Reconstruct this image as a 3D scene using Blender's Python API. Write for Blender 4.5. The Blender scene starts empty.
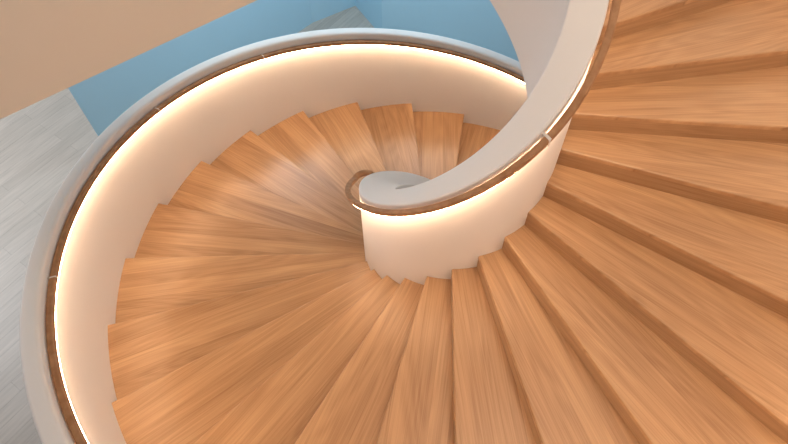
import bpy, bmesh, math, random
from mathutils import Vector, Matrix
random.seed(4)
S=bpy.context.scene; COL=S.collection
S.view_settings.view_transform='Standard'
# ---------------- fitted stair parameters ----------------
H=0.17; TH0=1.534; D=0.252
NMIN,NMAX=-5,26
FLOOR_Z=(NMIN-1)*H
def Ro(n): return 3.230+0.0229*(n-9)
def Ri(n): return 0.779-0.0015*(n-12)
def th(n): return TH0+D*n
def sm(x): x=min(1,max(0,x)); return x*x*(3-2*x)
HO,HI=1.088,1.055
# ---------------- helpers ----------------
def link(o,parent=None):
    COL.objects.link(o)
    if parent: o.parent=parent
    return o
def empty(name,parent=None):
    e=bpy.data.objects.new(name,None); e.empty_display_size=0.3
    return link(e,parent)
def mesh_obj(name,verts,faces,mat,parent=None,smooth=False):
    me=bpy.data.meshes.new(name); me.from_pydata(verts,[],faces); me.validate()
    me.materials.append(mat)
    bm=bmesh.new(); bm.from_mesh(me); bmesh.ops.recalc_face_normals(bm,faces=bm.faces); bm.to_mesh(me); bm.free()
    if smooth:
        for p in me.polygons: p.use_smooth=True
    return link(bpy.data.objects.new(name,me),parent)
def P(r,t,z): return (r*math.cos(t),r*math.sin(t),z)
def sweep(name,prof,n0,n1,step,mat,parent=None,closed=True,smooth=True,sharp=35):
    cnt=int(round((n1-n0)/step)); V=[];F=[]
    for i in range(cnt+1):
        n=n0+(n1-n0)*i/cnt
        pr=prof(n); m=len(pr)
        for r,z in pr: V.append(P(r,th(n),z))
    for i in range(cnt):
        for j in range(m if closed else m-1):
            a=i*m+j;b=i*m+(j+1)%m
            F.append((a,b,b+m,a+m))
    if closed:
        F.append(tuple(range(m))); F.append(tuple(range(cnt*m,cnt*m+m)))
    o=mesh_obj(name,V,F,mat,parent)
    if smooth:
        for p in o.data.polygons: p.use_smooth=True
        o.data.set_sharp_from_angle(angle=math.radians(sharp))
    return o
def rrect(r0,r1,z0,z1,b,seg=3):
    pts=[]
    for cx,cz,a0 in ((r1-b,z1-b,0),(r0+b,z1-b,90),(r0+b,z0+b,180),(r1-b,z0+b,270)):
        for k in range(seg+1):
            a=math.radians(a0+90*k/seg); pts.append((cx+b*math.cos(a),cz+b*math.sin(a)))
    return pts
# ---------------- materials ----------------
def newmat(name):
    m=bpy.data.materials.new(name); m.use_nodes=True; nt=m.node_tree
    return m,nt,nt.nodes['Principled BSDF']
def plaster(name,col,rough=0.6,bump=0.02):
    m,nt,b=newmat(name); b.inputs['Roughness'].default_value=rough
    tc=nt.nodes.new('ShaderNodeTexCoord'); no=nt.nodes.new('ShaderNodeTexNoise'); no.inputs['Scale'].default_value=1.3
    mx=nt.nodes.new('ShaderNodeMix'); mx.data_type='RGBA'
    mx.inputs[6].default_value=(*col,1); mx.inputs[7].default_value=(*[c*0.95 for c in col],1)
    nt.links.new(tc.outputs['Object'],no.inputs['Vector']); nt.links.new(no.outputs['Fac'],mx.inputs[0]); nt.links.new(mx.outputs[2],b.inputs['Base Color'])
    n2=nt.nodes.new('ShaderNodeTexNoise'); n2.inputs['Scale'].default_value=60
    bp=nt.nodes.new('ShaderNodeBump'); bp.inputs['Strength'].default_value=bump; bp.inputs['Distance'].default_value=0.01
    nt.links.new(tc.outputs['Object'],n2.inputs['Vector']); nt.links.new(n2.outputs['Fac'],bp.inputs['Height']); nt.links.new(bp.outputs[0],b.inputs['Normal'])
    return m
def oak(name,c_lo,c_hi,rough=0.36,board=0.145):
    m,nt,b=newmat(name); N=nt.nodes.new; L=nt.links.new
    b.inputs['Roughness'].default_value=rough
    uv=N('ShaderNodeUVMap'); uv.uv_map='UVMap'
    def math_(op,a,bv,c=None):
        q=N('ShaderNodeMath'); q.operation=op
        for i,x in enumerate((a,bv,c)):
            if x is None: continue
            if isinstance(x,(int,float)): q.inputs[i].default_value=x
            else: L(x,q.inputs[i])
        return q.outputs[0]
    sep=N('ShaderNodeSeparateXYZ'); L(uv.outputs[0],sep.inputs[0])
    bq=math_('DIVIDE',sep.outputs[1],board)
    bd=math_('FLOOR',bq,0)
    wn=N('ShaderNodeTexWhiteNoise'); wn.noise_dimensions='1D'; L(bd,wn.inputs['W'])
    cb=N('ShaderNodeCombineXYZ'); L(math_('MULTIPLY_ADD',wn.outputs['Value'],17.0,sep.outputs[0]),cb.inputs[0]); L(sep.outputs[1],cb.inputs[1])
    def mapn(sx,sy):
        q=N('ShaderNodeMapping'); q.inputs['Scale'].default_value=(sx,sy,1); L(cb.outputs[0],q.inputs[0]); return q.outputs[0]
    n1=N('ShaderNodeTexNoise'); n1.inputs['Scale'].default_value=1.3; n1.inputs['Detail'].default_value=6; n1.inputs['Roughness'].default_value=.6; n1.inputs['Distortion'].default_value=.15
    L(mapn(.45,9),n1.inputs['Vector'])
    n2=N('ShaderNodeTexNoise'); n2.inputs['Scale'].default_value=1.5; n2.inputs['Detail'].default_value=2; L(mapn(.9,75),n2.inputs['Vector'])
    n3=N('ShaderNodeTexNoise'); n3.inputs['Scale'].default_value=1.0; n3.inputs['Detail'].default_value=1; L(mapn(.45,3.0),n3.inputs['Vector'])
    ring=math_('SINE',math_('MULTIPLY',n3.outputs['Fac'],95.0),0)
    f=math_('MULTIPLY',n1.outputs['Fac'],.55)
    f=math_('MULTIPLY_ADD',n2.outputs['Fac'],.45,f)
    f=math_('MULTIPLY_ADD',ring,.04,f)
    f=math_('MULTIPLY_ADD',math_('SUBTRACT',wn.outputs['Value'],.5),.20,f)
    cr=N('ShaderNodeValToRGB'); cr.color_ramp.elements[0].position=.26; cr.color_ramp.elements[1].position=.72
    cr.color_ramp.elements[0].color=(*c_lo,1); cr.color_ramp.elements[1].color=(*c_hi,1)
    L(f,cr.inputs[0])
    vo=N('ShaderNodeTexVoronoi'); vo.inputs['Scale'].default_value=1.15
    L(mapn(.7,1.6),vo.inputs['Vector'])
    kr=N('ShaderNodeValToRGB'); kr.color_ramp.elements[0].position=.008; kr.color_ramp.elements[0].color=(.4,.4,.4,1); kr.color_ramp.elements[1].position=.035; kr.color_ramp.elements[1].color=(1,1,1,1)
    L(vo.outputs['Distance'],kr.inputs[0])
    mu=N('ShaderNodeMix'); mu.data_type='RGBA'; mu.blend_type='MULTIPLY'; mu.inputs[0].default_value=1
    L(cr.outputs[0],mu.inputs[6]); L(kr.outputs[0],mu.inputs[7])
    fr=math_('FRACT',bq,0); ds=math_('ABSOLUTE',math_('SUBTRACT',fr,.5),0)
    sr=N('ShaderNodeValToRGB'); sr.color_ramp.elements[0].position=.485; sr.color_ramp.elements[0].color=(1,1,1,1); sr.color_ramp.elements[1].position=.498; sr.color_ramp.elements[1].color=(.80,.76,.72,1)
    L(ds,sr.inputs[0])
    m2=N('ShaderNodeMix'); m2.data_type='RGBA'; m2.blend_type='MULTIPLY'; m2.inputs[0].default_value=1
    L(mu.outputs[2],m2.inputs[6]); L(sr.outputs[0],m2.inputs[7]); L(m2.outputs[2],b.inputs['Base Color'])
    bp=N('ShaderNodeBump'); bp.inputs['Strength'].default_value=.04; bp.inputs['Distance'].default_value=.002; L(n2.outputs['Fac'],bp.inputs['Height']); L(bp.outputs[0],b.inputs['Normal'])
    return m
def simple(name,col,rough=.5,metal=0):
    m,nt,b=newmat(name); b.inputs['Base Color'].default_value=(*col,1); b.inputs['Roughness'].default_value=rough; b.inputs['Metallic'].default_value=metal
    return m
def emis(name,col,s):
    m,nt,b=newmat(name); b.inputs['Base Color'].default_value=(*col,1); b.inputs['Emission Color'].default_value=(*col,1); b.inputs['Emission Strength'].default_value=s
    return m
M_white=plaster('white_plaster',(.82,.785,.745))
M_oak=oak('oak_tread',(.32,.165,.074),(.57,.345,.178))
M_riser=oak('oak_riser',(.28,.145,.065),(.48,.29,.15),rough=.45)
M_blue=plaster('daylight_tinted_wall',(.46,.71,.85),.7)  # cool daylight on a white wall, put into its base colour
M_tan=plaster('tan_plaster',(.76,.65,.52),.7)
M_metal=simple('bracket_cream',(.75,.68,.6),.4)
M_led=emis('led_warm',(1.0,.68,.43),42)
def rail_mat():
    m,nt,b=newmat('oak_handrail'); N=nt.nodes.new
    tc=N('ShaderNodeTexCoord'); no=N('ShaderNodeTexNoise'); no.inputs['Scale'].default_value=14; no.inputs['Detail'].default_value=4
    cr=N('ShaderNodeValToRGB'); cr.color_ramp.elements[0].color=(.32,.155,.07,1); cr.color_ramp.elements[1].color=(.46,.25,.125,1)
    cr.color_ramp.elements[0].position=.3; cr.color_ramp.elements[1].position=.7
    nt.links.new(tc.outputs['Object'],no.inputs['Vector']); nt.links.new(no.outputs['Fac'],cr.inputs[0]); nt.links.new(cr.outputs[0],b.inputs['Base Color'])
    b.inputs['Roughness'].default_value=.7; b.inputs['Specular IOR Level'].default_value=.3
    return m
M_rail=rail_mat()
def floor_mat():
    m,nt,b=newmat('grey_plank_floor'); N=nt.nodes.new; L=nt.links.new
    tc=N('ShaderNodeTexCoord'); mp=N('ShaderNodeMapping'); mp.inputs['Rotation'].default_value=(0,0,math.radians(-62)); L(tc.outputs['Object'],mp.inputs[0])
    br=N('ShaderNodeTexBrick'); br.inputs['Scale'].default_value=1; br.inputs['Brick Width'].default_value=1.8; br.inputs['Row Height'].default_value=.2; br.inputs['Mortar Size'].default_value=.002
    br.inputs['Color1'].default_value=(.50,.44,.38,1); br.inputs['Color2'].default_value=(.44,.385,.33,1); br.inputs['Mortar'].default_value=(.30,.26,.23,1); br.offset=.37
    L(mp.outputs[0],br.inputs['Vector'])
    mp2=N('ShaderNodeMapping'); mp2.inputs['Scale'].default_value=(1,14,1); L(mp.outputs[0],mp2.inputs[0])
    no=N('ShaderNodeTexNoise'); no.inputs['Scale'].default_value=2; no.inputs['Detail'].default_value=5; L(mp2.outputs[0],no.inputs['Vector'])
    cr=N('ShaderNodeValToRGB'); cr.color_ramp.elements[0].color=(.88,.88,.88,1); cr.color_ramp.elements[1].color=(1.06,1.06,1.06,1); cr.color_ramp.elements[0].position=.3; cr.color_ramp.elements[1].position=.7; L(no.outputs['Fac'],cr.inputs[0])
    mu=N('ShaderNodeMix'); mu.data_type='RGBA'; mu.blend_type='MULTIPLY'; mu.inputs[0].default_value=1
    L(br.outputs['Color'],mu.inputs[6]); L(cr.outputs[0],mu.inputs[7]); L(mu.outputs[2],b.inputs['Base Color']); b.inputs['Roughness'].default_value=.45
    return m
M_floor=floor_mat()
# ---------------- staircase ----------------
stair=empty('spiral_staircase')
tv=[];tf=[];tu=[];rv=[];rf=[];ru=[]
K=6
for n in range(NMIN,NMAX+1):
    t0,t1=th(n),th(n+1); tm=(t0+t1)/2; ox,oy=random.uniform(0,30),random.uniform(0,30)
    z=n*H; ri=Ri(n)-.03; ro=Ro(n)+.03
    ca,sa=math.cos(tm),math.sin(tm)
    def uvp(p): return (p[0]*ca+p[1]*sa+ox, -p[0]*sa+p[1]*ca+oy)
    rows=[]
    for r in (ri,ro):
        row=[]
        dx=1.0/r
        row.append(P(r,t0,z-.012)); row.append(P(r,t0+.003*dx,z-.004)); row.append(P(r,t0+.010*dx,z))
        for k in range(1,K+1): 
            row.append(P(r,t0+(t1-t0+.02*dx)*k/K,z))
        row.append(P(r,t1+.02*dx,z-.04)); row.append(P(r,t0,z-.04))
        rows.append(row)
    m=len(rows[0]); base=len(tv); tv+=rows[0]+rows[1]
    for j in range(m):
        a,b=j,(j+1)%m
        tf.append((base+a,base+b,base+m+b,base+m+a)); tu+=[uvp(tv[base+a]),uvp(tv[base+b]),uvp(tv[base+m+b]),uvp(tv[base+m+a])]
    tf.append(tuple(base+j for j in range(m))); tu+=[uvp(tv[base+j]) for j in range(m)]
    tf.append(tuple(base+m+j for j in range(m))); tu+=[uvp(tv[base+m+j]) for j in range(m)]
    base=len(rv); q=[]
    for r in (ri,ro):
        dx=.003/r; e=.03/r
        q+=[P(r,t0+dx,z-.03),P(r,t0+dx,z-H-.01),P(r,t0+e,z-H-.01),P(r,t0+e,z-.03)]
    rv+=q
    oz=random.uniform(0,9)
    def uvr(p): return (math.hypot(p[0],p[1])+ox,p[2]*1.0+oz)
    for f in ((0,1,5,4),(1,2,6,5),(2,3,7,6),(3,0,4,7),(0,3,2,1),(4,5,6,7)):
        rf.append(tuple(base+i for i in f)); ru+=[uvr(rv[base+i]) for i in f]
def uvmesh(name,v,f,u,mat,parent):
    me=bpy.data.meshes.new(name); me.from_pydata(v,[],f)
    l=me.uv_layers.new(name='UVMap'); k=0
    for p in me.polygons:
        for li in p.loop_indices: l.data[li].uv=u[k]; k+=1
    me.materials.append(mat)
    bm=bmesh.new(); bm.from_mesh(me); bmesh.ops.recalc_face_normals(bm,faces=bm.faces); bm.to_mesh(me); bm.free()
    return link(bpy.data.objects.new(name,me),parent)
uvmesh('treads',tv,tf,tu,M_oak,stair)
uvmesh('risers',rv,rf,ru,M_riser,stair)
def zb(n): return max(n*H-.36,FLOOR_Z)
sweep('soffit',lambda n:[(Ri(n)-.02,max(n*H-H-.03,FLOOR_Z+.02)),(Ro(n)+.02,max(n*H-H-.03,FLOOR_Z+.02)),(Ro(n)+.02,zb(n)),(Ri(n)-.02,zb(n))],NMIN,NMAX+1,.25,M_white,stair)
# ---------------- balustrades ----------------
def wallprof(r0,r1,hh,n,b=.02):
    zt=n*H+hh; z0=zb(n)
    pts=[(r1,z0)]
    for a in (0,22,45,68,90): pts.append((r1-b+b*math.cos(math.radians(a)),zt-b+b*math.sin(math.radians(a))))
    for a in (90,112,135,158,180): pts.append((r0+b+b*math.cos(math.radians(a)),zt-b+b*math.sin(math.radians(a))))
    pts.append((r0,z0)); return pts
sweep('outer_balustrade',lambda n:wallprof(Ro(n),Ro(n)+.13,HO+.085,n,.03),NMIN,NMAX+1,.125,M_white,stair)
def wi(n): return .22+.30*sm((9.5-n)/3.0)
def hi(n): return HI+.03+.05*sm((8.5-n)/3.0)
sweep('inner_balustrade',lambda n:wallprof(Ri(n)-wi(n),Ri(n),hi(n),n),NMIN,NMAX+1,.125,M_white,stair)
hr_o=empty('handrail',stair); hr_i=empty('inner_handrail',stair)
sweep('rail',lambda n:rrect(Ro(n)-.058,Ro(n)-.008,n*H+HO-.05,n*H+HO,.012),NMIN+.5,NMAX+1,.125,M_rail,hr_o,sharp=60)
NR0=5.6
def g(n): return .022+.065*sm((9.5-n)/3.5)
sweep('rail',lambda n:rrect(Ri(n)+g(n),Ri(n)+g(n)+.048,n*H+HI-.045,n*H+HI+.005,.012),NR0,NMAX+1,.125,M_rail,hr_i,sharp=60)
V=[];F=[]
n=NR0; c0=Ri(n); cnt=12; R0=g(NR0)+.024
for i in range(cnt+1):
    a=math.pi/2*i/cnt*1.05
    tt=th(n)-(R0*math.sin(a))/c0; rmid=c0+R0*math.cos(a)
    for (r,z) in rrect(-.024,.024,-.045,.005,.012):
        V.append(P(rmid+r*math.cos(a),tt-(r*math.sin(a))/c0,z+n*H+HI-.006*i/cnt))
m=16
for i in range(cnt):
    for j in range(m):
        F.append((i*m+j,i*m+(j+1)%m,(i+1)*m+(j+1)%m,(i+1)*m+j))
mesh_obj('rail_return',V,F,M_rail,hr_i,smooth=True)
sweep('led_strip',lambda n:[(Ro(n)-.056,n*H+HO-.049),(Ro(n)-.030,n*H+HO-.049),(Ro(n)-.030,n*H+HO-.054),(Ro(n)-.056,n*H+HO-.054)],NMIN+.5,NMAX+1,.25,M_led,hr_o)
sweep('led_strip',lambda n:[(Ri(n)+g(n)+.016,n*H+HI-.044),(Ri(n)+g(n)+.042,n*H+HI-.044),(Ri(n)+g(n)+.042,n*H+HI-.049),(Ri(n)+g(n)+.016,n*H+HI-.049)],NR0+.1,NMAX+1,.25,M_led,hr_i)
def bracket(ro,n,parent,k):
    c=Ro(n) if ro else Ri(n); hh=HO-.005 if ro else HI
    dn=.006/c/D
    a,b=(c-.060,c+.004) if ro else (c-.004,c+.073)
    V=[];
    for q in (n-dn,n+dn):
        z=q*H+hh
        V+=[P(a,th(q),z+.008),P(b,th(q),z+.008),P(b,th(q),z-.05),P(a,th(q),z-.05)]
    mesh_obj('bracket_%d'%k,V,[(0,1,2,3),(4,5,6,7),(0,1,5,4),(1,2,6,5),(2,3,7,6),(3,0,4,7)],M_metal,parent)
for k,n in enumerate((-2.0,3.5,5.35,8.15,11,13.5)): bracket(True,n,hr_o,k)
for k,n in enumerate((15.4,22.5)): bracket(False,n,hr_i,k)
# ---------------- room ----------------
def prism(name,pts,z0,z1,mat,parent=None):
    k=len(pts); V=[(x,y,z0) for x,y in pts]+[(x,y,z1) for x,y in pts]
    F=[tuple(range(k)),tuple(range(k,2*k))]+[(i,(i+1)%k,(i+1)%k+k,i+k) for i in range(k)]
    return mesh_obj(name,V,F,mat,parent)
prism('floor',[(-12,-9),(9,-9),(9,11),(-12,11)],FLOOR_Z-.2,FLOOR_Z,M_floor)
prism('wall_back',[(-5.39,2.37),(-2.87,5.98),(-2.15,6.58),(-1.5,5.75),(8,4.0),(8,10),(-9,10)],FLOOR_Z,4.2,M_blue)
LZ=27*H
ld=empty('upper_landing')
a0=Vector((-2.196,-1.409)); a1=Vector((-1.243,-.419)); dd=(a1-a0).normalized(); nr=Vector((-dd.y,dd.x))
p0=a0-dd*4; p1=a1+dd*.25; s0=p0+nr*.15; s1=p1+nr*.15
prism('slab',[tuple(s0),tuple(s1),(-1.7,1.2),(-.95,3.85),(-1,7),(-9,7),(-9,s0.y)],LZ-.3,LZ,M_tan,ld)
prism('parapet',[tuple(p0),tuple(p1),tuple(s1),tuple(s0)],LZ-.3,LZ+4,M_tan,ld)
# ---------------- lights ----------------
def area(name,loc,target,size,power,col,sy=None):
    l=bpy.data.lights.new(name,'AREA'); l.energy=power; l.color=col; l.size=size
    if sy: l.shape='RECTANGLE'; l.size_y=sy
    o=bpy.data.objects.new(name,l); o.location=loc
    o.rotation_euler=(Vector(target)-Vector(loc)).to_track_quat('-Z','Y').to_euler(); return link(o)
area('ceiling_light',(1.5,-1.5,8.8),(1,-1,0),3,160,(1,.80,.60))
area('window_light',(-9.5,1,4.0),(-4.5,3,-1),3,420,(.88,.93,1))
area('back_wall_fill',(-2.9,3.6,4.1),(-4.1,4.6,1.2),1.2,105,(.72,.88,1))  # added fill out of view, only brightens the back wall
area('back_wall_fill',(-.6,4.1,3.4),(-.4,5.6,1.0),.8,50,(.72,.88,1))  # second added fill, for the right-hand stretch of the back wall
w=bpy.data.worlds.new('world'); S.world=w; w.use_nodes=True
w.node_tree.nodes['Background'].inputs[0].default_value=(.80,.74,.76,1); w.node_tree.nodes['Background'].inputs[1].default_value=.42
# ---------------- camera ----------------
cam=bpy.data.cameras.new('camera'); co=bpy.data.objects.new('camera',cam); link(co)
cam.sensor_width=36; cam.lens=603.2/788*36; cam.clip_start=.05
R=Matrix.Rotation(.144,4,'Z')@Matrix.Rotation(.582,4,'X')@Matrix.Rotation(-.013,4,'Z')
co.matrix_world=Matrix.Translation((-.042,-3.130,6.418))@R
S.camera=co
